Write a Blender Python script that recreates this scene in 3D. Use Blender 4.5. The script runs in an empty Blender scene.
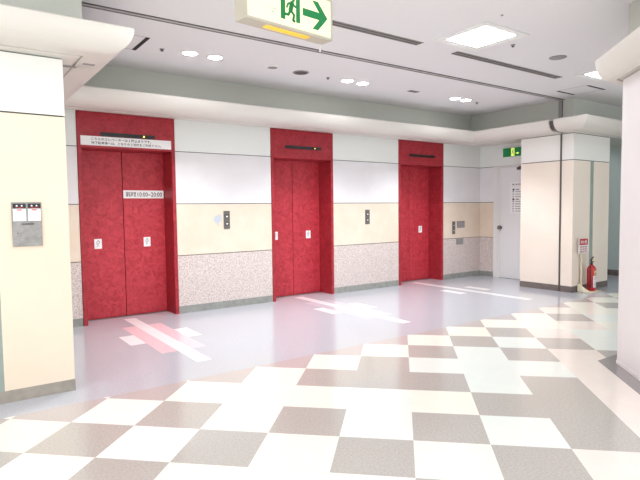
import bpy, bmesh, math, random
from mathutils import Vector, Matrix
random.seed(7)
S = bpy.context.scene
COL = S.collection
PI = math.pi

# ------------------------------------------------------------------ materials
def lin(c):
    return tuple(((v/255)/12.92 if v/255 <= .04045 else ((v/255+.055)/1.055)**2.4) for v in c) + (1,)

def mat(name, rgb, rough=.5, metal=0., rgb2=None, scale=40., detail=4., lo=.35, hi=.65, spec=.5, emit=0., coat=0., bump=0.):
    m = bpy.data.materials.new(name); m.use_nodes = True
    nt = m.node_tree; b = nt.nodes['Principled BSDF']
    b.inputs['Base Color'].default_value = lin(rgb)
    b.inputs['Roughness'].default_value = rough
    b.inputs['Metallic'].default_value = metal
    b.inputs['Specular IOR Level'].default_value = spec
    if coat:
        b.inputs['Coat Weight'].default_value = coat
        b.inputs['Coat Roughness'].default_value = .08
    if emit:
        b.inputs['Emission Color'].default_value = lin(rgb)
        b.inputs['Emission Strength'].default_value = emit
    if rgb2 is not None or bump:
        tc = nt.nodes.new('ShaderNodeTexCoord')
        nz = nt.nodes.new('ShaderNodeTexNoise')
        nz.inputs['Scale'].default_value = scale; nz.inputs['Detail'].default_value = detail
        if name.startswith('red_'):
            nz.inputs['Distortion'].default_value = 1.1; nz.inputs['Roughness'].default_value = .62
        nt.links.new(tc.outputs['Object'], nz.inputs['Vector'])
        if rgb2 is not None:
            r = nt.nodes.new('ShaderNodeValToRGB')
            r.color_ramp.elements[0].position = lo; r.color_ramp.elements[0].color = lin(rgb2)
            r.color_ramp.elements[1].position = hi; r.color_ramp.elements[1].color = lin(rgb)
            nt.links.new(nz.outputs['Fac'], r.inputs['Fac'])
            nt.links.new(r.outputs['Color'], b.inputs['Base Color'])
        if bump:
            bp = nt.nodes.new('ShaderNodeBump'); bp.inputs['Strength'].default_value = bump
            bp.inputs['Distance'].default_value = .002
            nt.links.new(nz.outputs['Fac'], bp.inputs['Height'])
            nt.links.new(bp.outputs['Normal'], b.inputs['Normal'])
    return m

M = {}
M['ceil'] = mat('ceiling_paint', (236, 233, 235), .9, spec=.2)
M['grey_paint'] = mat('grey_bulkhead_paint', (196, 197, 188), .8, spec=.2)
M['cornice'] = mat('cornice_paint', (226, 219, 212), .45, spec=.4)
M['panel_white'] = mat('white_wall_panel', (240, 236, 237), .4, rgb2=(236, 231, 233), scale=3)
M['panel_top'] = mat('upper_white_wall_panel', (241, 242, 238), .4)
M['panel_cream'] = mat('cream_wall_panel', (236, 219, 202), .4, rgb2=(232, 212, 192), scale=5)
M['pillar_cream'] = mat('pillar_cream_panel', (240, 222, 201), .4, rgb2=(237, 218, 196), scale=2)
M['pillar_blush'] = mat('far_pillar_cream_panel', (249, 235, 222), .4, rgb2=(247, 231, 217), scale=2)
M['pillar_white'] = mat('pillar_white_panel', (246, 243, 238), .4)
M['granite'] = mat('speckled_pink_granite', (228, 214, 209), .35, rgb2=(184, 167, 162), scale=65, detail=6, lo=.36, hi=.57)
M['base_grey'] = mat('grey_vinyl_baseboard', (158, 158, 153), .45, rgb2=(144, 144, 139), scale=14)
M['base_brown'] = mat('brown_grey_baseboard', (124, 112, 108), .45, rgb2=(110, 98, 95), scale=12)
M['base_tan'] = mat('taupe_baseboard', (168, 158, 147), .45, rgb2=(152, 142, 131), scale=12)
M['groove'] = mat('dark_joint', (95, 88, 82), .8)
M['strip'] = mat('grey_green_metal_strip', (160, 170, 162), .45, rgb2=(150, 160, 153), scale=6)
M['red'] = mat('red_mottled_panel', (204, 66, 77), .45, rgb2=(170, 42, 54), scale=13, detail=10, lo=.34, hi=.66, spec=.35)
M['red_frame'] = mat('red_frame_laminate', (182, 54, 64), .45, rgb2=(150, 36, 47), scale=14, detail=10, lo=.34, hi=.66, spec=.35)
M['black'] = mat('black_plastic', (28, 22, 24), .35)
M['dark'] = mat('dark_void', (45, 42, 42), .9)
M['rail'] = mat('brown_grey_rail', (112, 102, 98), .5, .2)
M['dark_grey'] = mat('dark_grey_metal', (96, 90, 88), .5, .3)
M['mid_grey'] = mat('mid_grey_enamel', (150, 146, 145), .5)
M['light_grey'] = mat('light_grey_enamel', (190, 186, 186), .5)
M['steel'] = mat('brushed_steel', (158, 153, 150), .42, .7, rgb2=(140, 136, 133), scale=25)
M['steel_dark'] = mat('dark_steel_plate', (120, 116, 112), .4, .6)
M['paper'] = mat('white_paper', (248, 246, 246), .6)
M['paper_grey'] = mat('off_white_sheet', (236, 234, 236), .6)
M['ink'] = mat('dark_ink', (62, 56, 60), .7)
M['ink_grey'] = mat('grey_ink', (150, 145, 148), .7)
M['ink_red'] = mat('red_ink', (205, 45, 50), .6)
M['door'] = mat('door_enamel', (238, 236, 237), .45)
M['casing'] = mat('door_casing_enamel', (236, 233, 231), .45)
M['white_enamel'] = mat('white_enamel', (240, 238, 236), .4)
M['sign_case'] = mat('sign_housing_plastic', (196, 187, 172), .45)
M['sign_face'] = mat('backlit_sign_face', (250, 240, 190), .3, emit=.22)
M['sign_lamp'] = mat('amber_lamp_lens', (240, 180, 60), .3, emit=.35)
M['green'] = mat('sign_green', (6, 122, 66), .4, emit=.12)
M['green_small'] = mat('small_sign_green', (8, 112, 62), .4, emit=.15)
M['green_light'] = mat('small_sign_pictogram', (220, 235, 110), .4, emit=.4)
M['lamp_panel'] = mat('light_panel_diffuser', (243, 252, 255), .4, emit=9.0)
M['lamp_down'] = mat('downlight_lamp', (247, 251, 255), .4, emit=20.0)
M['led'] = mat('orange_indicator_digit', (255, 190, 90), .4, emit=2.0)
M['ext_red'] = mat('extinguisher_red', (196, 28, 40), .3, coat=.4)
M['cream_plastic'] = mat('cream_plastic', (238, 228, 200), .45)
M['silver'] = mat('silver_sticker', (198, 204, 214), .4, .2)
M['far_wall'] = mat('far_wall_paint', (196, 206, 202), .6)
M['column'] = mat('column_white_paint', (246, 239, 240), .5, rgb2=(244, 236, 237), scale=2)
M['pinkstrip'] = mat('floor_pale_strip', (244, 236, 244), .2)
# floor finishes: polished vinyl
def fl(name, a, b, sc=120): return mat(name, a, .17, rgb2=b, scale=sc, detail=3, lo=.3, hi=.7, spec=.55, coat=.25)
M['hall'] = fl('lilac_hall_vinyl', (201, 202, 211), (189, 190, 199), 60)
M['t_grey'] = fl('grey_floor_tile', (201, 193, 187), (184, 176, 170), 70)
M['t_cream'] = fl('cream_floor_tile', (253, 250, 238), (251, 247, 234), 8)
M['t_mint'] = fl('mint_white_floor_tile', (246, 249, 243), (242, 246, 240), 8)
M['t_pink'] = fl('pink_white_floor_tile', (250, 238, 230), (247, 234, 226), 8)
M['t_pale'] = fl('pale_grey_border_tile', (205, 194, 192), (192, 182, 180), 70)
M['border'] = fl('dark_grey_floor_border', (158, 150, 150), (145, 137, 138), 60)
M['inlay_white'] = fl('white_floor_inlay', (254, 251, 253), (252, 248, 251), 8)
M['inlay_pink'] = fl('pink_floor_inlay', (248, 214, 222), (244, 207, 216), 20)
M['inlay_pink_glare'] = fl('glare_washed_pink_inlay', (216, 212, 222), (208, 203, 214), 20)  # the pink inlay with the glare washing it out painted into its colour

# ------------------------------------------------------------------ mesh builder
class MB:
    def __init__(s): s.v = []; s.f = []; s.mi = []; s.sm = []
    def add(s, vs, fs, mi=0, smooth=False):
        n = len(s.v); s.v += [tuple(v) for v in vs]
        for f in fs: s.f.append([n+i for i in f]); s.mi.append(mi); s.sm.append(smooth)
        return s
    def box(s, x0, x1, y0, y1, z0, z1, mi=0):
        vs = [(x, y, z) for z in (z0, z1) for y in (y0, y1) for x in (x0, x1)]
        return s.add(vs, [(0,2,3,1),(4,5,7,6),(0,1,5,4),(2,6,7,3),(0,4,6,2),(1,3,7,5)], mi)
    def prism(s, pts, axis, a, b, mi=0):
        # pts: 2D outline, extruded along axis from a to b
        def P(p, t):
            return {'x': (t, p[0], p[1]), 'y': (p[0], t, p[1]), 'z': (p[0], p[1], t)}[axis]
        n = len(pts)
        vs = [P(p, a) for p in pts]+[P(p, b) for p in pts]
        fs = [tuple(range(n))[::-1], tuple(range(n, 2*n))]+[(i, (i+1) % n, n+(i+1) % n, n+i) for i in range(n)]
        return s.add(vs, fs, mi)
    def lathe(s, prof, c, axis='z', seg=32, mi=0, smooth=True):
        # prof: (radius, height) list about an axis through c
        vs = []; fs = []
        for r, h in prof:
            for k in range(seg):
                a = 2*PI*k/seg; u, w = r*math.cos(a), r*math.sin(a)
                d = {'z': (u, w, h), 'y': (u, h, w), 'x': (h, u, w)}[axis]
                vs.append((c[0]+d[0], c[1]+d[1], c[2]+d[2]))
        for j in range(len(prof)-1):
            for k in range(seg):
                k2 = (k+1) % seg
                fs.append((j*seg+k, j*seg+k2, (j+1)*seg+k2, (j+1)*seg+k))
        s.add(vs, fs, mi, smooth)
        n = len(prof)-1
        s.add([vs[k] for k in range(seg)], [tuple(range(seg))], mi)
        s.add([vs[n*seg+k] for k in range(seg)], [tuple(range(seg))], mi)
        return s
    def tube(s, pts, r, seg=10, mi=0):
        pts = [Vector(p) for p in pts]; rings = []; vs = []; fs = []
        for i, p in enumerate(pts):
            d = (pts[min(i+1, len(pts)-1)]-pts[max(i-1, 0)]).normalized()
            q = Vector((0, 0, 1)) if abs(d.z) < .9 else Vector((1, 0, 0))
            a = d.cross(q).normalized(); b = d.cross(a)
            rr = r[i] if isinstance(r, (list, tuple)) else r
            for k in range(seg):
                t = 2*PI*k/seg; vs.append(p+a*rr*math.cos(t)+b*rr*math.sin(t))
        for j in range(len(pts)-1):
            for k in range(seg):
                k2 = (k+1) % seg; fs.append((j*seg+k, j*seg+k2, (j+1)*seg+k2, (j+1)*seg+k))
        s.add(vs, fs, mi, True)
        s.add(vs[:seg], [tuple(range(seg))], mi); s.add(vs[-seg:], [tuple(range(seg))], mi)
        return s
    def build(s, name, mats, parent=None, origin=None, bevel=0.):
        if not isinstance(mats, (list, tuple)): mats = [mats]
        me = bpy.data.meshes.new(name)
        if parent is not None:
            r = parent
            while r.parent: r = r.parent
            org = Vector(r['_o'])
        else:
            org = Vector(origin) if origin is not None else Vector((0, 0, 0))
        me.from_pydata([Vector(v)-org for v in s.v], [], s.f)
        for m in mats: me.materials.append(m)
        for p, i, k in zip(me.polygons, s.mi, s.sm): p.material_index = i; p.use_smooth = k
        bm = bmesh.new(); bm.from_mesh(me); bmesh.ops.recalc_face_normals(bm, faces=bm.faces); bm.to_mesh(me); bm.free()
        o = bpy.data.objects.new(name, me); COL.objects.link(o)
        if parent is not None: o.parent = parent
        else: o.location = org; o['_o'] = tuple(org)
        if bevel:
            md = o.modifiers.new('bevel', 'BEVEL'); md.width = bevel; md.segments = 2; md.limit_method = 'ANGLE'
        return o

def tag(o, label, cat, group=None, kind=None):
    o['label'] = label; o['category'] = cat
    if group: o['group'] = group
    if kind: o['kind'] = kind
    return o
def thing(name, label, cat, loc, group=None, local=False, rz=0.):
    o = bpy.data.objects.new(name, None); COL.objects.link(o)
    o.empty_display_size = .1; o.location = loc; o.rotation_euler = (0, 0, rz)
    o['_o'] = (0., 0., 0.) if local else tuple(loc)
    return tag(o, label, cat, group)
def struct(o, label=None, cat=None):
    o['kind'] = 'structure'
    if label: o['label'] = label
    if cat: o['category'] = cat
    return o

def text_into(mb, body, frame, w, h, mi=0, depth=.0006, sx=None):
    """Lay lettering into mb, fitted to a w x h box; frame = (origin lower-left, right dir, up dir, outward normal)."""
    c = bpy.data.curves.new('lettering', 'FONT'); c.body = body; c.resolution_u = 2; c.offset = .012
    o = bpy.data.objects.new('lettering', c); COL.objects.link(o)
    dg = bpy.context.evaluated_depsgraph_get()
    me = bpy.data.meshes.new_from_object(o.evaluated_get(dg))
    bpy.data.objects.remove(o); bpy.data.curves.remove(c)
    xs = [v.co.x for v in me.vertices]; ys = [v.co.y for v in me.vertices]
    x0, x1, y0, y1 = min(xs), max(xs), min(ys), max(ys)
    kx = w/(x1-x0); ky = h/(y1-y0)
    O, R, U, N = [Vector(a) for a in frame]
    vs = [O+R*((v.co.x-x0)*kx)+U*((v.co.y-y0)*ky)+N*depth for v in me.vertices]
    mb.add(vs, [tuple(p.vertices) for p in me.polygons], mi)
    bpy.data.meshes.remove(me)

# ------------------------------------------------------------------ measured layout
YW = 6.895          # elevator wall
YB = 6.55           # grey bulkhead over it
XD = 8.93           # wall with the service door
CH = 3.10           # ceiling
YE = 4.13           # hall vinyl / checker edge
PX0, PX1, PY0, PY1 = 8.20, 9.35, 4.54, 5.475    # far pillar
LX, LY = .80, 4.45  # left pillar corner
SL0, SL1 = 4.70, 4.79                      # shutter slot

# ------------------------------------------------------------------ floor
def clip(poly, f):
    out = []
    for i in range(len(poly)):
        a, b = poly[i], poly[(i+1) % len(poly)]; fa, fb = f(a), f(b)
        if fa >= 0: out.append(a)
        if (fa >= 0) != (fb >= 0):
            t = fa/(fa-fb); out.append((a[0]+(b[0]-a[0])*t, a[1]+(b[1]-a[1])*t))
    return out
FX0, FX1, FY0, FY1 = -4., 11., -4.5, 7.6
mb = MB()
fm = ['hall', 't_grey', 't_cream', 't_mint', 't_pink', 't_pale', 'border', 'inlay_white', 'inlay_pink', 'inlay_pink_glare']
mb.add([(FX0, YE, 0), (FX1, YE, 0), (FX1, FY1, 0), (FX0, FY1, 0)], [(0, 1, 2, 3)], 0)
TY, TS, OX, OY = -.771, .4491, .6443, 3.7795
e1 = Vector((math.cos(TY), math.sin(TY))); e2 = Vector((math.sin(TY), -math.cos(TY)))
white_even = {(2,-2), (4,-2), (3,1), (6,-4), (8,-8), (10,-10), (8,-4), (9,-7), (8,-2), (10,-8), (10,-6)}
grey_odd = {(7,-2), (4,-3)}
pale = {(k, -2-k) for k in range(-8, 12)}
mint = {(4,-2), (5,-4), (6,-5), (6,-1), (6,-3), (7,-4), (7,-6), (6,-4), (9,-6), (0,-1), (1,0), (10,-9), (4,-1), (9,-7)}
pink = {(8,-3), (7,0), (8,-5), (8,-7), (8,-4), (9,-8), (8,-2), (-1,0), (9,-10), (8,-1)}
for j in range(-22, 22):
    for i in range(-22, 24):
        q = [(OX+TS*(a*e1.x+b*e2.x), OY+TS*(a*e1.y+b*e2.y)) for a, b in ((i, j), (i+1, j), (i+1, j+1), (i, j+1))]
        for f in (lambda p: YE-p[1], lambda p: p[1]-FY0, lambda p: p[0]-FX0, lambda p: FX1-p[0]):
            if q: q = clip(q, f)
        if len(q) < 3: continue
        g = (i+j) % 2 == 0
        if (i, j) in white_even: g = False
        if (i, j) in grey_odd: g = True
        k = 1 if g else 4 if (i, j) in pink else 3 if (i, j) in mint else 2
        if (i, j) in pale: k = 5
        mb.add([(x, y, 0) for x, y in q], [tuple(range(len(q)))], k)
mb.box(FX0, FX1, FY0, FY1, -.12, -.004, 0)
# inlaid markings in front of each lift, and the dark border round the column
def slab(x0, x1, y0, y1, mi): mb.add([(x0, y0, .0008), (x1, y0, .0008), (x1, y1, .0008), (x0, y1, .0008)], [(0, 1, 2, 3)], mi)
for c, side in ((1.937, 8), (4.565, 9), (7.14, 9)):
    slab(c-.072, c+.072, 4.585, 7.0, 7)
    if side == 8 or c < 5:
        slab(c-.232, c-.072, 5.07, 6.49, side); slab(c+.072, c+.232, 5.07, 6.49, side)
    slab(c-.392, c-.232, 5.57, 6.03, 7); slab(c+.232, c+.392, 5.57, 6.03, 7)
# octagonal column outline
A = (4.822, 2.242); L = .9; k = L*math.sqrt(.5)
octo = [(A[0], A[1]), (A[0]+L, A[1]), (A[0]+L+k, A[1]-k), (A[0]+L+k, A[1]-k-L), (A[0]+L, A[1]-2*k-L), (A[0], A[1]-2*k-L), (A[0]-k, A[1]-k-L), (A[0]-k, A[1]-k)]
def offset(poly, d):
    out = []; n = len(poly)
    for i in range(n):
        p0, p1, p2 = Vector(poly[i-1]), Vector(poly[i]), Vector(poly[(i+1) % n])
        a = (p1-p0).normalized(); b = (p2-p1).normalized()
        na = Vector((-a.y, a.x)); nb = Vector((-b.y, b.x))
        m = (na+nb)/(1+na.dot(nb)); out.append(tuple(p1+m*d))
    return out          # outline runs clockwise: left normal points outwards
ob = offset(octo, .14)
mb.add([(x, y, .0008) for x, y in ob], [tuple(range(8))], 6)
struct(mb.build('floor', [M[k] for k in fm]))

# ------------------------------------------------------------------ ceiling with the shutter slot
mb = MB()
cx0, cx1, cy0, cy1 = FX0, FX1, FY0, FY1
mb.box(cx0, cx1, cy0, SL0, CH, CH+.12); mb.box(cx0, cx1, SL1, cy1, CH, CH+.12)
mb.box(cx0, LX, SL0, SL1, CH, CH+.12); mb.box(PX0+.03, cx1, SL0, SL1, CH, CH+.12)
mb.box(cx0, cx1, SL0-.05, SL1+.05, CH+.12, CH+.16)
struct(mb.build('ceiling', M['ceil']))

fs = thing('fire_shutter', 'fire shutter slot in the ceiling with guide rail down the far pillar', 'fire shutter', (4.5, 4.78, CH))
b = MB(); b.box(LX+.01, PX0+.02, SL0+.028, SL1-.028, CH-.002, CH+.05); b.build('bottom_bar', M['light_grey'], fs)
b = MB(); b.box(LX+.01, PX0+.02, SL0+.001, SL0+.012, CH-.008, CH+.03); b.build('slot_edge', M['dark_grey'], fs)
b = MB(); b.box(LX+.01, PX0+.02, SL1-.012, SL1-.001, CH-.004, CH+.03); b.build('slot_edge', M['mid_grey'], fs)
b = MB()
b.box(PX0-.012, PX0+.03, 4.734, 4.738, 0.001, CH-.012); b.box(PX0-.012, PX0+.03, 4.754, 4.758, .001, CH-.012)
b.box(PX0-.004, PX0+.03, 4.738, 4.754, .001, CH-.012, 1)
b.box(PX0-.014, PX0-.001, 4.742, 4.80, 2.752, CH-.012, 2)
b.build('guide_rail', [M['rail'], M['rail'], M['mid_grey']], fs)

# ------------------------------------------------------------------ walls
# mats for banded walls
BM = [M['groove'], M['granite'], M['panel_cream'], M['panel_white'], M['panel_top'], M['grey_paint'], M['cornice']]
bands = ((.10, .782, 1), (.792, 1.481, 2), (1.491, 2.178, 3), (2.188, 2.615, 4))
mb = MB()
segs = ((LX, 1.358), (2.568, 4.034), (5.193, 6.652), (7.823, XD+.05))
for x0, x1 in segs:
    for z0, z1, mi in bands: mb.box(x0, x1, YW, YW+.03, z0, z1, mi)
    mb.box(x0, x1, YW+.012, YW+.05, 0, 2.62, 0)
mb.box(LX, XD+.3, YW+.42, YW+.5, 0, 2.7, 0)          # shaft side
mb.box(LX, PX0, YB, YW+.5, 2.617, CH, 5)             # bulkhead over the lifts
mb.box(LX, XD+.05, YB+.012, YW+.05, 2.61, 2.617, 6)  # soffit
struct(mb.build('wall_back', BM))
mb = MB()
for x0, x1 in segs: mb.box(x0+(.002 if x0 > 1 else 0), x1-.002 if x1 < 8 else XD, YW-.004, YW+.012, 0, .10)
struct(mb.build('baseboard_back', M['base_grey']))

# wall with the service door
mb = MB()
DY0, DY1 = 5.52, 6.455
for z0, z1, mi in bands[:3]: mb.box(XD, XD+.03, DY1+.105, YW, z0, z1, mi)
mb.box(XD, XD+.03, PY1-.1, YW, 2.188, 2.615, 4)
mb.box(XD+.012, XD+.05, DY1+.09, YW, 0, 2.2, 0)
mb.box(XD+.012, XD+.05, PY1-.1, YW, 2.178, 2.62, 0)
mb.box(PX0, XD+.3, PY1+.001, YB, 2.617, CH, 5)
mb.box(PX0+.002, XD, PY1+.001, YB+.012, 2.60, 2.617, 6)
struct(mb.build('wall_right', BM))
mb = MB(); mb.box(XD-.006, XD+.012, DY1+.105, YW-.005, 0, .10); struct(mb.build('baseboard_right', M['base_grey']))

# left pillar block
PM = [M['groove'], M['pillar_cream'], M['pillar_white'], M['strip'], M['grey_paint'], M['base_brown']]
def pillar_mesh(x0, x1, y0, y1, sx0, sx1, zb, zj, zt, front_only=False):
    m = MB()
    m.box(x0+.012, x1-.012, y0+.012, y1-.012, 0, zt, 0)
    m.box(x0, sx0, y0, y1, zb, zj-.006, 1); m.box(sx1, x1, y0, y1, zb, zj-.006, 1)
    m.box(sx0, sx1, y0+.008, y1-.008, zb, zj-.006, 3)
    m.box(x0, x1, y0, y1, zj+.006, zt-.012, 2)
    m.box(x0, x1, y0, y1, zt-.004, CH-.001, 4)
    return m
m = pillar_mesh(-3.9, LX, LY, YW+.05, .19, .325, .09, 2.122, 2.56)
m.box(-3.9, LX+.125, LY-.125, YB, 2.75, CH, 4)
struct(m.build('wall_left', PM))
m = MB(); m.box(-3.9, LX+.002, LY-.002, YW, 0, .09); struct(m.build('baseboard_left', M['base_tan']))
m = pillar_mesh(PX0, PX1, PY0, PY1, 8.725, 8.845, .10, 2.132, 2.56)
struct(m.build('wall_pillar', [PM[0], M['pillar_blush']]+PM[2:]), 'cream and white square pillar beyond the lifts, with a grey strip', 'pillar')
m = MB(); m.box(PX0-.003, PX1+.003, PY0-.003, PY1, 0, .10); struct(m.build('baseboard_pillar', M['base_brown']))
# bulkhead running on past the pillar and the far wall of the passage
m = MB(); m.box(PX1, FX1-.02, PY0, PY1, 2.556, CH); struct(m.build('wall_bulkhead', M['grey_paint']))
m = MB(); m.box(10.9, 11., FY0, FY1, 0, CH); m.box(9.0, 11., FY1-.1, FY1, 0, CH); struct(m.build('wall_far', M['far_wall']))  # long wall extended unseen past the view to darken the right side
m = MB(); m.box(10.885, 10.9, FY0, FY1-.1, 0, .11); struct(m.build('baseboard_far', M['base_brown']))

# ------------------------------------------------------------------ cornices: quarter-round swept along the wall heads
def sweep(path, prof, mi=0, closed=False):
    n = len(path); rows = []
    m = MB()
    for i in range(n):
        p1 = Vector(path[i])
        a = (p1-Vector(path[i-1])).normalized() if (i > 0 or closed) else None
        b = (Vector(path[(i+1) % n])-p1).normalized() if (i < n-1 or closed) else None
        if a is None: a = b
        if b is None: b = a
        na = Vector((a.y, -a.x)); nb = Vector((b.y, -b.x))     # right-hand normal
        k = (na+nb)/(1+na.dot(nb))
        rows.append([(p1.x+k.x*q[0], p1.y+k.y*q[0], q[1]) for q in prof])
    np_ = len(prof)
    for i in range(n if closed else n-1):
        r0, r1 = rows[i], rows[(i+1) % n]
        for j in range(np_):
            j2 = (j+1) % np_
            m.add([r0[j], r1[j], r1[j2], r0[j2]], [(0, 1, 2, 3)], mi)
    if not closed:
        m.add(rows[0], [tuple(range(np_))], mi); m.add(rows[-1], [tuple(range(np_))], mi)
    return m
def profile(a1, zt, zf, zs, fold, step=.11):
    pr = [(-.02, zs), (step, zs), (step, zs+.018), (step+.022, zs+.018), (step+.022, zf), (fold, zf)]
    for t in range(1, 13):
        th = PI/2*(1-t/12); pr.append((fold+(a1-fold)*math.cos(th), zt-(zt-zf)*math.sin(th)))
    pr += [(a1-.015, zt+.012), (-.02, zt+.012)]
    return pr
PR = profile(.42, 2.735, 2.563, 2.56, .25, .10)
G0, G1 = 4.645, 4.735
struct((sweep([(-3.9, LY), (LX, LY), (LX, G0)], PR).build('trim_1', M['cornice'])), 'white quarter-round cornice over the left pillar')
struct((sweep([(LX, G1-.1), (LX, YB), (PX0, YB), (PX0, G1)], PR).build('trim_2', M['cornice'])), 'white quarter-round cornice over the lifts and the service door')
struct((sweep([(PX0, G0), (PX0, PY0), (10.9, PY0)], PR).build('trim_3', M['cornice'])), 'white quarter-round cornice round the far pillar')
# inner lining of the cornice gap
m = sweep([(PX0, G1-.002), (PX0, G0+.002)], profile(.385, 2.715, 2.585, 2.585, .235))
m.build('gap_lining', M['dark_grey'], fs)

# ------------------------------------------------------------------ right-hand octagonal column
m = MB(); m.prism(octo, 'z', 0, 2.475); m.prism(offset(octo, -.03), 'z', 2.475, CH-.001, 1)
col = m.build('column', [M['column'], M['grey_paint']])
struct(col, 'white eight-sided column at the right edge of the photo', 'column')
m = MB(); m.prism(offset(octo, .006), 'z', 0, .03)
struct(m.build('baseboard_column', M['column']))
PRC = profile(.20, 2.665, 2.478, 2.485, .10, .03)
def sweep_ccw(poly, prof):
    # outline runs clockwise, so its left normal is outwards: mirror the sweep
    n = len(poly); rows = [offset(poly, q[0]) for q in prof]; mm = MB(); k_ = len(prof)
    for j in range(k_):
        j2 = (j+1) % k_
        for i in range(n):
            i2 = (i+1) % n
            mm.add([(*rows[j][i], prof[j][1]), (*rows[j][i2], prof[j][1]), (*rows[j2][i2], prof[j2][1]), (*rows[j2][i], prof[j2][1])], [(0, 1, 2, 3)])
    return mm
struct(sweep_ccw(octo, PRC).build('trim_4', M['cornice']), 'white cornice round the eight-sided column')

# ------------------------------------------------------------------ lifts
def lift(x0, x1, label, left_sticker=True):
    t = thing('elevator', label, 'elevator', ((x0+x1)/2, YW, 0), 'red elevators along the back wall')
    J = .048; hz = 2.172; yf = YW-.014; yd = 7.215
    f = MB()
    f.box(x0, x0+J, yf, yd+.04, 0, hz); f.box(x1-J, x1, yf, yd+.04, 0, hz)
    f.box(x0, x1, yf, yd+.04, hz, 2.606)
    f.build('door_frame', M['red_frame'], t, bevel=.003)
    xm = (x0+x1)/2
    for a, b_, s in ((x0+J+.001, xm-.004, 0), (xm+.004, x1-J-.001, 1)):
        d = MB(); d.box(a, b_, yd, yd+.035, .006, hz-.001)
        dp = d.build('door_panel', M['red'], t, bevel=.002)
        if s == 0 and not left_sticker: continue
        cx = xm-.33 if s == 0 else xm+.30
        k = MB(); k.box(cx-.046, cx+.046, yd-.0015, yd-.0001, .915, 1.042)
        # small drawn hand on the card
        y = yd-.0022
        for u0, w0, u1, w1 in ((-.02, .02, .005, .05), (.005, .05, .02, .02), (-.012, -.005, .02, .02), (-.02, -.03, .012, -.012), (-.012, -.005, -.018, .02)):
            p = Vector((u0, w0)); q = Vector((u1, w1)); dd = (q-p).normalized(); nn = Vector((-dd.y, dd.x))*.004
            k.add([(cx+r.x, y, .975+r.y) for r in (p+nn, q+nn, q-nn, p-nn)], [(0, 1, 2, 3)], 1)
        k.build('door_sticker', [M['paper'], M['ink_grey']], dp)
    s = MB(); s.box(x0+J, x1-J, yd-.05, yd+.04, .0009, .004); s.build('door_sill', M['steel_dark'], t)
    i0 = MB(); i0.box(xm-.335, xm+.335, yf-.008, yf, 2.318, 2.366)
    ind = i0.build('floor_indicator', M['black'], t, bevel=.002)
    g = MB()
    if x0 < 2: g.box(xm+.185, xm+.203, yf-.0095, yf-.0081, 2.334, 2.352); g.build('floor_light', M['led'], ind)
    elif x0 < 5: g.box(xm+.212, xm+.220, yf-.0095, yf-.0081, 2.334, 2.352); g.build('floor_light', M['led'], ind)
    return t, xm, yf, yd
t1, xm1, yf, yd = lift(1.362, 2.565, 'leftmost red elevator, with white notices on its header and right door')
t2, xm2, _, _ = lift(4.037, 5.190, 'middle red elevator, between the two upright button panels')
t3, xm3, _, _ = lift(6.656, 7.820, 'rightmost red elevator, nearest the service door corner', False)

# notices on the first lift
b = MB(); nx0, nx1, nz0, nz1 = 1.40, 2.512, 2.2, 2.312
b.box(nx0, nx1, yf-.004, yf-.0002, nz0, nz1)
text_into(b, 'こちらのエレベーターは１階止まりです。', ((nx0+.12, yf-.004, nz0+.062), (1, 0, 0), (0, 0, 1), (0, -1, 0)), .73, .036, 1)
text_into(b, '地下駐車場へは、となりの２号機をご利用下さい。', ((nx0+.12, yf-.004, nz0+.016), (1, 0, 0), (0, 0, 1), (0, -1, 0)), .86, .034, 1)
tag(b.build('notice_sign', [M['paper'], M['ink']], origin=(xm1, yf, nz0)), 'long white two-line notice across the leftmost elevator header', 'sign')
b = MB(); hx0, hx1 = xm1+.006, xm1+.545
b.box(hx0, hx1, yd-.004, yd-.0004, 1.566, 1.672)
text_into(b, '運転時間', ((hx0+.03, yd-.004, 1.585), (1, 0, 0), (0, 0, 1), (0, -1, 0)), .135, .066, 1)
text_into(b, '10:00~20:00', ((hx0+.185, yd-.004, 1.587), (1, 0, 0), (0, 0, 1), (0, -1, 0)), .33, .06, 1)
tag(b.build('hours_sign', [M['paper'], M['ink']], origin=((hx0+hx1)/2, yd, 1.566)), 'white opening-hours sign reading 10:00~20:00 on the right door of the leftmost elevator', 'sign')

# ------------------------------------------------------------------ wall fittings on the elevator wall
def buttons(x0, x1, z0, z1, label, long=False):
    t = thing('call_button_panel', label, 'button panel', ((x0+x1)/2, YW, z0), 'elevator call panels')
    b = MB(); b.box(x0, x1, YW-.01, YW-.0002, z0, z1); b.build('faceplate', M['steel_dark'], t, bevel=.002)
    cx = (x0+x1)/2; n = (z1-z0)
    for s, fz in ((1, .70), (-1, .27)):
        zc = z0+n*fz
        b = MB(); b.box(cx-.026, cx+.026, YW-.013, YW-.0101, zc-.028, zc+.028)
        bt = b.build('call_button', M['dark_grey'], t)
        b = MB(); b.add([(cx-.016, YW-.0137, zc-.012*s), (cx+.016, YW-.0137, zc-.012*s), (cx, YW-.0137, zc+.016*s)], [(0, 1, 2)])
        b.build('arrow_mark', M['paper'], bt)
buttons(3.25, 3.345, 1.128, 1.382, 'dark steel call panel between the left and middle elevators')
buttons(5.872, 5.967, 1.126, 1.372, 'dark steel call panel between the middle and right elevators')
buttons(8.088, 8.168, .872, 1.12, 'low dark call panel right of the rightmost elevator')
t = thing('intercom_plate', 'grey plate beside the low call panel, on the cream wall', 'wall plate', (8.335, YW, .992))
b = MB(); b.box(8.222, 8.448, YW-.012, YW-.0002, .992, 1.122); b.build('faceplate', M['steel'], t, bevel=.003)
b = MB(); b.box(8.245, 8.425, YW-.0145, YW-.0121, 1.012, 1.102); b.build('cover', M['mid_grey'], t)
b = MB(); b.box(8.205, 8.41, YW-.01, YW-.0002, .662, .776)
tag(b.build('outlet_plate', M['mid_grey'], origin=(8.31, YW, .662), bevel=.003), 'grey blank plate low on the granite right of the rightmost elevator', 'wall plate')
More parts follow.
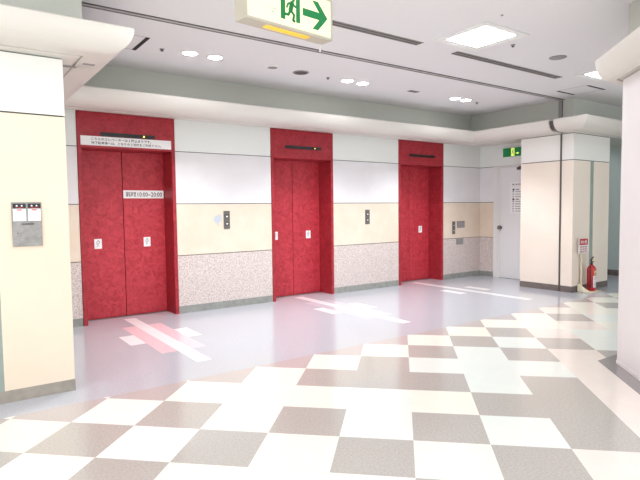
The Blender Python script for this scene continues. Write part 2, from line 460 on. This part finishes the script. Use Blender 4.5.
# tree-shaped silver sticker
b = MB()
for i, (cx, cz, r) in enumerate(((3.150, 1.285, .035), (3.185, 1.300, .034), (3.122, 1.262, .026), (3.165, 1.248, .034), (3.195, 1.262, .026), (3.14, 1.235, .024))):
    y = YW-.0008-.00015*i
    b.add([(cx+r*math.cos(2*PI*k/20)*(1+.12*math.cos(5*2*PI*k/20)), y, cz+r*math.sin(2*PI*k/20)) for k in range(20)], [tuple(range(20))])
b.add([(3.155, YW-.0007, 1.25), (3.172, YW-.0007, 1.25), (3.176, YW-.0007, 1.175), (3.152, YW-.0007, 1.175)], [(0, 1, 2, 3)])
tag(b.build('tree_sticker', M['silver'], origin=(3.16, YW, 1.175)), 'pale silver tree-shaped sticker left of the first call panel', 'sticker')

# steel box with two cards on the left pillar
t = thing('steel_wall_box', 'steel plate with two small cards on the left cream pillar', 'wall box', (.515, LY, 1.15))
bx0, bx1, bz0, bz1 = .418, .612, 1.148, 1.472
b = MB(); b.box(bx0, bx1, LY-.014, LY-.0002, bz0, bz1); b.build('plate', M['steel'], t, bevel=.003)
b = MB(); b.prism([(LY-.0141, 1.318), (LY-.022, 1.312), (LY-.0141, 1.306)], 'x', bx0+.06, bx1-.055); b.build('finger_pull', M['steel'], t)
for cx in (.468, .565):
    b = MB(); b.box(cx-.042, cx+.042, LY-.0165, LY-.0141, 1.335, 1.425)
    b.add([(cx-.02, LY-.0168, 1.42), (cx+.02, LY-.0168, 1.42), (cx+.012, LY-.0168, 1.411), (cx-.012, LY-.0168, 1.411)], [(0, 1, 2, 3)], 1)
    for zz in (1.392, 1.382, 1.372, 1.357): b.box(cx-.03, cx+.03, LY-.0169, LY-.0165, zz, zz+.0022, 2)
    cd = b.build('card', [M['paper'], M['ink_red'], M['ink_grey']], t)
    b = MB(); b.box(cx-.042, cx+.042, LY-.017, LY-.0141, 1.425, 1.462)
    for d in (-.016, .016): b.lathe([(.006, -.0005), (.006, 0)], (cx+d, LY-.0171, 1.446), 'y', 12, 1)
    b.box(cx-.03, cx+.03, LY-.0175, LY-.017, 1.431, 1.434, 2)
    b.build('card_header', [M['black'], M['paper'], M['ink_red']], cd)
b = MB(); b.lathe([(.009, -.004), (.009, 0)], (.452, LY-.0141, 1.245), 'y', 16); b.lathe([(.004, -.0055), (.004, -.004)], (.452, LY-.0141, 1.245), 'y', 10, 1)
b.build('key_lock', [M['steel'], M['dark']], t)

# ------------------------------------------------------------------ service door
b = MB(); b.box(XD-.012, XD+.03, DY1+.005, DY1+.105, 0, 2.183); b.box(XD-.012, XD+.03, DY0-.05, DY1+.005, 2.16, 2.183)
b.box(XD-.002, XD+.03, DY1-.03, DY1+.005, 0, 2.16)
dr = struct(b.build('door_1', [M['casing']], origin=(XD, DY1, 0)), 'pale grey service door beside the rightmost elevator, partly behind the pillar', 'door')
b = MB(); b.box(XD+.004, XD+.04, DY0, DY1-.032, .008, 2.155); b.build('door_leaf', M['door'], dr)
b = MB(); b.lathe([(.036, 0), (.036, -.006)], (XD+.004, 6.405, .988), 'x', 20); b.lathe([(.012, -.006), (.012, -.03), (.036, -.038), (.042, -.052), (.034, -.066), (.01, -.07)], (XD+.004, 6.405, .988), 'x', 20)
b.build('door_knob', M['steel_dark'], dr)
b = MB(); b.box(XD-.05, XD+.004, 5.72, 6.02, 2.09, 2.14); b.tube([(XD-.03, 5.98, 2.15), (XD-.13, 5.8, 2.15), (XD-.02, 5.62, 2.165)], .008, 8); b.build('door_closer', M['dark_grey'], dr)
b = MB(); px1_, px0_ = 6.19, 5.72
b.box(XD-.0005, XD+.0036, px0_, px1_, 1.272, 1.866)
fr = lambda y, z: ((XD-.0005, y, z), (0, -1, 0), (0, 0, 1), (-1, 0, 0))
text_into(b, '関係者以外立入禁止', fr(6.15, 1.80), .34, .034, 1)
z = 1.745
for k in range(10):
    if k in (0, 4): b.box(XD-.0012, XD-.0005, 6.10, 6.14, z-.045, z-.01, 1); b.box(XD-.0012, XD-.0005, 6.0, 6.07, z-.035, z-.02, 1)
    else:
        b.box(XD-.0012, XD-.0005, 6.11, 6.138, z-.03, z-.012, 1 if k in (1, 5) else 2); b.box(XD-.0012, XD-.0005, 5.78+.03*(k % 3), 6.08, z-.028, z-.016, 2)
    z -= .046
tag(b.build('door_notice', [M['paper'], M['ink'], M['ink_grey']], origin=(XD, 5.91, 1.272)), 'white paper notice posted on the grey service door', 'notice')

# ------------------------------------------------------------------ exit signs
def stroke(b, pts, w, y, mi=0):
    for (u0, w0), (u1, w1) in zip(pts, pts[1:]):
        p = Vector((u0, w0)); q = Vector((u1, w1)); d = (q-p).normalized(); n = Vector((-d.y, d.x))*w/2
        b.add([(r.x, y, r.y) for r in (p+n, q+n, q-n, p-n)], [(0, 1, 2, 3)], mi)
    for u, w_ in pts:
        b.add([(u+w/2*math.cos(PI*k/6), y, w_+w/2*math.sin(PI*k/6)) for k in range(12)], [tuple(range(12))], mi)
ex = thing('exit_sign', 'large hanging exit sign with green running figure and arrow, top of photo', 'exit sign', (1.792, 2.774, 2.49), None, True, math.radians(6.7))
W_, H_, D_ = .68, .262, .112
b = MB(); fw = .016
b.box(-W_/2, W_/2, .012, D_, 0, H_)
b.box(-W_/2, W_/2, 0, .012, 0, fw); b.box(-W_/2, W_/2, 0, .012, H_-fw, H_)
b.box(-W_/2, -W_/2+fw, 0, .012, fw, H_-fw); b.box(W_/2-fw, W_/2, 0, .012, fw, H_-fw)
b.build('housing', M['sign_case'], ex, bevel=.004)
b = MB(); b.box(-W_/2+fw, W_/2-fw, .004, .0119, fw, H_-fw); fp = b.build('sign_face', M['sign_face'], ex)
b = MB(); y = .0034
for u0, u1, z0, z1 in ((-.085, -.050, .052, .225), (.034, .066, .052, .225), (-.050, .034, .205, .225)):
    b.box(u0, u1, y, .0041, z0, z1)
cx = -.008
b.add([(cx+.022+.012*math.cos(2*PI*k/16), y-.0004, .182+.013*math.sin(2*PI*k/16)) for k in range(16)], [tuple(range(16))])
stroke(b, [(cx+.012, .158), (cx-.002, .115)], .032, y-.0004)
stroke(b, [(cx+.014, .160), (cx+.036, .142), (cx+.05, .150)], .013, y-.0006)
stroke(b, [(cx+.006, .160), (cx-.02, .150), (cx-.03, .128)], .013, y-.0006)
stroke(b, [(cx+.002, .112), (cx+.026, .092), (cx+.018, .058), (cx+.028, .056)], .017, y-.0008)
stroke(b, [(cx-.004, .112), (cx-.018, .086), (cx-.046, .084)], .017, y-.0008)
b.build('running_figure', M['green'], fp)
b = MB(); ac = .131
b.box(.088, .25, y, .0041, ac-.023, ac+.023)
b.prism([(.168, ac+.088), (.216, ac+.088), (.298, ac), (.216, ac-.088), (.168, ac-.088), (.246, ac)], 'y', y-.0002, .0041)
b.build('arrow', M['green'], fp)
b = MB()
for u, z in ((-.155, .093), (-.135, .093), (-.145, .073), (-.155, .073)): b.box(u, u+.008, y, .0041, z, z+.005)
b.build('maker_dots', M['green'], fp)
b = MB(); b.box(-.17, .165, .03, .07, -.006, .0); b.build('guide_lamp', M['sign_lamp'], ex)
b = MB(); b.tube([(.305, .085, 0), (.305, .085, -.035)], .0018, 6); b.lathe([(.002, -.034), (.006, -.04), (.006, -.055), (.003, -.058)], (.305, .085, 0), 'z', 10)
b.build('pull_cord', M['white_enamel'], ex)
for u in (-.22, .22):
    b = MB(); b.lathe([(.01, H_), (.01, CH-2.5-.012), (.035, CH-2.5-.012), (.035, CH-2.5-.0005)], (u, D_/2, 0), 'z', 16); b.build('hanger', M['sign_case'], ex)

sx = thing('small_exit_sign', 'small green exit sign above the grey service door', 'exit sign', (XD, 6.08, 2.345))
b = MB(); b.box(XD-.06, XD-.0003, 5.76, 6.325, 2.335, 2.52); b.build('housing', M['white_enamel'], sx, bevel=.003)
b = MB(); b.box(XD-.063, XD-.0601, 5.77, 6.315, 2.345, 2.51); sf = b.build('sign_face', M['green_small'], sx)
b = MB(); b.box(XD-.0645, XD-.0631, 6.065, 6.135, 2.355, 2.50); pf = b.build('pictogram', M['green_light'], sf)
b = MB()
def stk(pts, w):
    for (u0, w0), (u1, w1) in zip(pts, pts[1:]):
        p = Vector((u0, w0)); q = Vector((u1, w1)); d = (q-p).normalized(); n = Vector((-d.y, d.x))*w/2
        b.add([(XD-.0655, 6.10-r.x, 2.43+r.y) for r in (p+n, q+n, q-n, p-n)], [(0, 1, 2, 3)])
stk([(.004, .03), (0, 0)], .02); stk([(0, 0), (.016, -.02), (.01, -.055)], .011); stk([(0, 0), (-.014, -.03), (-.028, -.03)], .011); stk([(-.016, .012), (.024, .018)], .009); stk([(.008, .038), (.008, .056)], .018)
b.build('running_figure', M['green_small'], pf)
b = MB(); b.box(XD-.0645, XD-.0631, 5.985, 6.035, 2.395, 2.41); b.prism([(6.0, 2.425), (5.965, 2.4025), (6.0, 2.38)], 'x', XD-.0645, XD-.0631); b.build('arrow', M['green_light'], sf)

# ------------------------------------------------------------------ ceiling fittings
def clone(root, loc, label):
    r = root.copy(); COL.objects.link(r); r.location = loc; r['label'] = label
    for ch in list(root.children):
        c = ch.copy(); COL.objects.link(c); c.parent = r
        for g in ch.children:
            d = g.copy(); COL.objects.link(d); d.parent = c
    return r
def make_downlight(loc, label):
    t = thing('downlight', label, 'downlight', loc, 'round downlights in front of the elevators', True)
    b = MB(); b.lathe([(.074, -.001), (.080, -.006), (.092, -.006), (.098, -.0005)], (0, 0, 0), 'z', 36)
    b.build('trim_ring', M['white_enamel'], t)
    b = MB(); b.lathe([(.073, -.0055), (.073, -.0035)], (0, 0, 0), 'z', 36); b.build('lamp', M['lamp_down'], t)
    sl = bpy.data.lights.new('downlight_beam', 'SPOT'); sl.energy = 58; sl.spot_size = math.radians(110); sl.spot_blend = .6
    sl.shadow_soft_size = .07; sl.color = (.94, .985, 1)
    so = bpy.data.objects.new('beam', sl); COL.objects.link(so); so.parent = t; so.location = (0, 0, -.02)
    return t
dl = [(2.275, 5.575, 'lit downlight, left one of the pair above the leftmost elevator'),
      (2.570, 5.575, 'lit downlight, right one of the pair above the leftmost elevator'),
      (4.495, 5.625, 'lit downlight, left one of the pair above the middle elevator'),
      (4.765, 5.625, 'lit downlight, right one of the pair above the middle elevator'),
      (6.640, 5.61, 'lit downlight, left one of the pair above the rightmost elevator'),
      (6.885, 5.60, 'lit downlight, right one of the pair above the rightmost elevator')]
d0 = make_downlight((dl[0][0], dl[0][1], CH), dl[0][2])
for x, y, lb in dl[1:]: clone(d0, (x, y, CH), lb)

def make_panel_light(loc, label):
    t = thing('panel_light', label, 'ceiling light', loc, 'square ceiling light panels', True)
    h = .325; b = MB()
    for a in ((-h, h, -h, -h+.035), (-h, h, h-.035, h), (-h, -h+.035, -h+.035, h-.035), (h-.035, h, -h+.035, h-.035)): b.box(*a, -.012, -.0005)
    b.build('light_frame', M['white_enamel'], t)
    i = h-.035; j = i-.055
    b = MB(); b.add([(-i, -i, -.011), (i, -i, -.011), (i, i, -.011), (-i, i, -.011), (-j, -j, -.003), (j, -j, -.003), (j, j, -.003), (-j, j, -.003)], [(0, 1, 5, 4), (1, 2, 6, 5), (2, 3, 7, 6), (3, 0, 4, 7)])
    b.build('reflector', M['white_enamel'], t)
    b = MB(); b.box(-j, j, -j, j, -.006, -.002); b.build('diffuser', M['lamp_panel'], t)
    return t
p0 = make_panel_light((4.487, 3.465, CH), 'square lit ceiling panel in the middle, right of the hanging exit sign')
clone(p0, (7.10, 3.43, CH), 'square lit ceiling panel half hidden by the column cornice')
for n, (x, y) in enumerate(((1.87, 3.465), (-.75, 3.465), (4.487, .85), (1.87, .85), (-.75, .85), (1.87, -1.77), (4.487, -1.77), (-.75, -1.77))):  # unseen panels carrying on the lit grid, added to brighten the room
    clone(p0, (x, y, CH), 'unseen square ceiling panel added over the checkered floor, carrying on the lit grid')
clone(p0, (10.0, 6.2, CH), 'square lit ceiling panel in the passage behind the pillar')

def diffuser(x0, x1, y, label):
    t = thing('air_slot', label, 'air vent', ((x0+x1)/2, y, CH), 'linear air slots in the ceiling')
    for a, c in ((-.05, -.042), (.042, .05), (-.006, .006)):
        b = MB(); b.box(x0, x1, y+a, y+c, CH-.007, CH-.0004); b.build('slot_rail', M['mid_grey'], t)
    b = MB(); b.box(x0, x1, y-.042, y-.006, CH-.003, CH-.0004); b.box(x0, x1, y+.006, y+.042, CH-.003, CH-.0004); b.build('slot_opening', M['dark_grey'], t)
diffuser(2.85, 4.13, 3.955, 'long dark air slot left of the middle light panel')
diffuser(4.68, 6.76, 3.962, 'long dark air slot right of the middle light panel')
def disc(name, x, y, r, m1, m2, label, cat, group=None):
    t = thing(name, label, cat, (x, y, CH), group)
    b = MB(); b.lathe([(r*.78, -.004), (r*.86, -.010), (r, -.007), (r*1.04, -.0005)], (x, y, CH), 'z', 32); b.build('rim', M[m1], t)
    b = MB(); b.lathe([(r*.775, -.009), (r*.775, -.002)], (x, y, CH), 'z', 32); g = b.build('grille', M[m2], t)
disc('ceiling_speaker', 3.31, 5.575, .075, 'white_enamel', 'mid_grey', 'small pale grey ceiling disc left of the dark round one', 'ceiling disc')
disc('ceiling_emergency_light', 3.735, 5.60, .10, 'mid_grey', 'dark_grey', 'dark round ceiling fitting between the left and middle downlight pairs', 'ceiling disc')
disc('round_vent', 5.835, 3.435, .092, 'mid_grey', 'mid_grey', 'grey round ceiling vent right of the middle light panel', 'air vent')
def sprinkler(x, y, label):
    t = thing('ceiling_sprinkler', label, 'sprinkler', (x, y, CH), 'ceiling sprinklers')
    b = MB(); b.lathe([(.026, -.0005), (.024, -.006), (.010, -.008)], (x, y, CH), 'z', 20); b.build('escutcheon', M['mid_grey'], t)
    b = MB(); b.lathe([(.007, -.008), (.007, -.018), (.016, -.02), (.016, -.023), (.003, -.024)], (x, y, CH), 'z', 14); b.build('deflector', M['dark_grey'], t)
sprinkler(1.974, 5.592, 'ceiling sprinkler left of the leftmost downlight pair')
sprinkler(4.171, 5.621, 'ceiling sprinkler just left of the middle downlight pair')
sprinkler(7.2, 5.63, 'ceiling sprinkler right of the rightmost downlight pair')
sprinkler(4.985, 3.44, 'ceiling sprinkler beside the middle light panel')
b = MB(); b.lathe([(.012, -.0005), (.012, -.006), (.004, -.008)], (4.137, 2.969, CH), 'z', 12)
tag(b.build('ceiling_stud', M['mid_grey'], origin=(4.137, 2.969, CH)), 'tiny grey stud in the ceiling above the middle light panel', 'stud')
b = MB(); b.box(5.62, 5.80, 5.56, 5.64, CH-.006, CH-.0004); b.box(5.63, 5.79, 5.575, 5.625, CH-.008, CH-.006, 1)
tag(b.build('small_vent', [M['mid_grey'], M['dark_grey']], origin=(5.7, 5.6, CH)), 'small dark rectangular vent between the middle and right downlight pairs', 'air vent')
def hatch(x0, x1, y0, y1, label, ends):
    t = thing('ceiling_hatch', label, 'ceiling hatch', ((x0+x1)/2, (y0+y1)/2, CH))
    b = MB(); w = .006
    for a in ((x0, x1, y0, y0+w), (x0, x1, y1-w, y1), (x0, x0+w, y0, y1), (x1-w, x1, y0, y1)): b.box(*a, CH-.002, CH-.0004)
    b.build('hatch_joint', M['mid_grey'], t)
    for e in ends:
        b = MB(); b.box(*e, CH-.004, CH-.0004); b.build('hatch_slot', M['dark'], t)
hatch(1.40, 1.755, 5.30, 5.78, 'ceiling hatch with a dark slot near the left cornice', [(1.715, 1.755, 5.30, 5.78)])
hatch(7.52, 8.0, 3.985, 4.43, 'ceiling hatch with two dark slots near the far pillar', [(7.52, 7.98, 4.41, 4.445), (7.55, 8.02, 3.97, 4.005)])
# slots in the cornice underside by the left pillar
for x0, x1, y0, y1, z, lb in ((.838, .94, 4.655, 4.70, 2.56, 'short dark slot under the left cornice, close beside the pillar'),
                              (.962, 1.05, 4.515, 4.56, 2.563, 'short dark slot under the left cornice, towards its outer edge')):
    b = MB(); b.box(x0, x1, y0, y1, z-.003, z-.0001)
    tag(b.build('cornice_slot', M['mid_grey'], origin=(x0, y0, z)), lb, 'slot', 'slots under the left cornice')

# ------------------------------------------------------------------ fire extinguisher and its stand
ecx, ecy = 8.475, 4.40
st = thing('extinguisher_stand', 'cream stand with red sign plate, at the far pillar foot', 'sign stand', (8.46, 4.42, 0))
b = MB(); b.box(8.345, 8.69, 4.30, 4.52, .001, .018)
b.prism([(4.30, .018), (4.52, .018), (4.52, .13), (4.49, .13)], 'x', 8.335, 8.355)
b.build('stand_base', M['cream_plastic'], st, bevel=.004)
pxs = 8.425
b = MB(); b.box(pxs-.016, pxs+.016, 4.49, 4.512, .018, .74); b.build('pole', M['cream_plastic'], st, bevel=.003)
b = MB(); b.box(pxs-.13, pxs+.13, 4.474, 4.489, .635, .865)
sp = b.build('sign_plate', M['paper_grey'], st, bevel=.002)
b = MB(); b.box(pxs-.128, pxs+.128, 4.4725, 4.4739, .765, .863)
text_into(b, '消火器', ((pxs-.10, 4.4725, .786), (1, 0, 0), (0, 0, 1), (0, -1, 0)), .20, .055, 1)
b.build('red_heading', [M['ext_red'], M['paper']], sp)
b = MB()
for r in range(3):
    for c in range(3):
        u = pxs-.105+c*.074; z = .65+r*.036
        b.box(u, u+.06, 4.4728, 4.4739, z, z+.022)
b.build('instruction_pictures', mat('instruction_print', (206, 150, 144), .6), sp)

e = thing('fire_extinguisher', 'red fire extinguisher standing on the cream stand', 'fire extinguisher', (ecx+.07, ecy, .019))
e.scale = (.76, .76, .73)
ex_, ey_ = ecx+.07, ecy
b = MB(); b.lathe([(.075, .019), (.088, .03), (.088, .50), (.084, .53), (.066, .562), (.036, .582), (.03, .60)], (ex_, ey_, 0), 'z', 32); b.build('cylinder', M['ext_red'], e)
b = MB(); b.lathe([(.026, .60), (.026, .64), (.018, .65), (.018, .675)], (ex_, ey_, 0), 'z', 20); b.build('valve', M['black'], e)
b = MB()
b.prism([(ex_-.02, .665), (ex_+.085, .645), (ex_+.088, .662), (ex_-.02, .685)], 'y', ey_-.014, ey_+.014)
b.prism([(ex_-.035, .685), (ex_+.03, .735), (ex_+.075, .76), (ex_+.068, .775), (ex_+.018, .75), (ex_-.045, .70)], 'y', ey_-.014, ey_+.014)
b.build('lever', M['black'], e, bevel=.003)
b = MB(); b.box(ex_-.012, ex_+.03, ey_-.02, ey_-.0141, .70, .735); b.build('safety_pin', mat('yellow_pin', (214, 190, 70), .4), e)
b = MB(); b.tube([(ex_-.02, ey_, .635), (ex_-.06, ey_-.01, .63), (ex_-.098, ey_-.02, .58), (ex_-.106, ey_-.025, .48), (ex_-.106, ey_-.03, .30), (ex_-.104, ey_-.03, .18)], .011, 10); b.tube([(ex_-.104, ey_-.03, .18), (ex_-.104, ey_-.03, .10)], [.015, .02], 12); b.build('hose', M['black'], e)
def wrap(z0, z1, a0, a1, rr, mi, b):
    n = 14; vs = []
    for z in (z0, z1):
        for k in range(n+1):
            a = a0+(a1-a0)*k/n; vs.append((ex_+rr*math.cos(a), ey_+rr*math.sin(a), z))
    b.add(vs, [(k, k+1, n+2+k, n+1+k) for k in range(n)], mi, True)
b = MB(); D = math.radians
wrap(.10, .36, D(-130), D(-65), .0890, 0, b)
for z in (.33, .305, .28, .22, .19, .16, .13): wrap(z, z+.008, D(-124), D(-72), .0894, 1, b)
b.build('label', [M['paper_grey'], M['ink_grey']], e)
b = MB(); wrap(.38, .47, D(-115), D(-65), .0890, 0, b); wrap(.395, .42, D(-108), D(-74), .0894, 1, b); b.build('label', [mat('label_yellow', (226, 205, 120), .5), M['ink']], e)

# ------------------------------------------------------------------ world light: daylight-white shop floor beyond the open side
w = bpy.data.worlds.new('World'); S.world = w; w.use_nodes = True
bg = w.node_tree.nodes['Background']; bg.inputs['Color'].default_value = (.91, .97, 1, 1); bg.inputs['Strength'].default_value = 1.15

# ------------------------------------------------------------------ camera
f, pitch, roll, yaw = 529.76, -.0592, -.0117, -.62
cy, sy, cp, sp_ = math.cos(yaw), math.sin(yaw), math.cos(pitch), math.sin(pitch)
fwd = Vector((-sy*cp, cy*cp, sp_)); rt = Vector((cy, sy, 0)); up = rt.cross(fwd)
cr, sr = math.cos(roll), math.sin(roll)
rt2 = rt*cr+up*sr; up2 = up*cr-rt*sr
cam = bpy.data.cameras.new('camera'); co = bpy.data.objects.new('camera', cam); COL.objects.link(co)
mw = Matrix((rt2, up2, -fwd)).transposed().to_4x4(); mw.translation = (0, 0, 1.4); co.matrix_world = mw
cam.sensor_width = 36; cam.lens = f*36/640; cam.clip_start = .05
S.camera = co
for o in bpy.data.objects:
    if '_o' in o: del o['_o']
vs = S.view_settings
vs.view_transform = 'Standard'; vs.look = 'None'; vs.gamma = 1; vs.use_curve_mapping = False
vs.exposure = 1.08
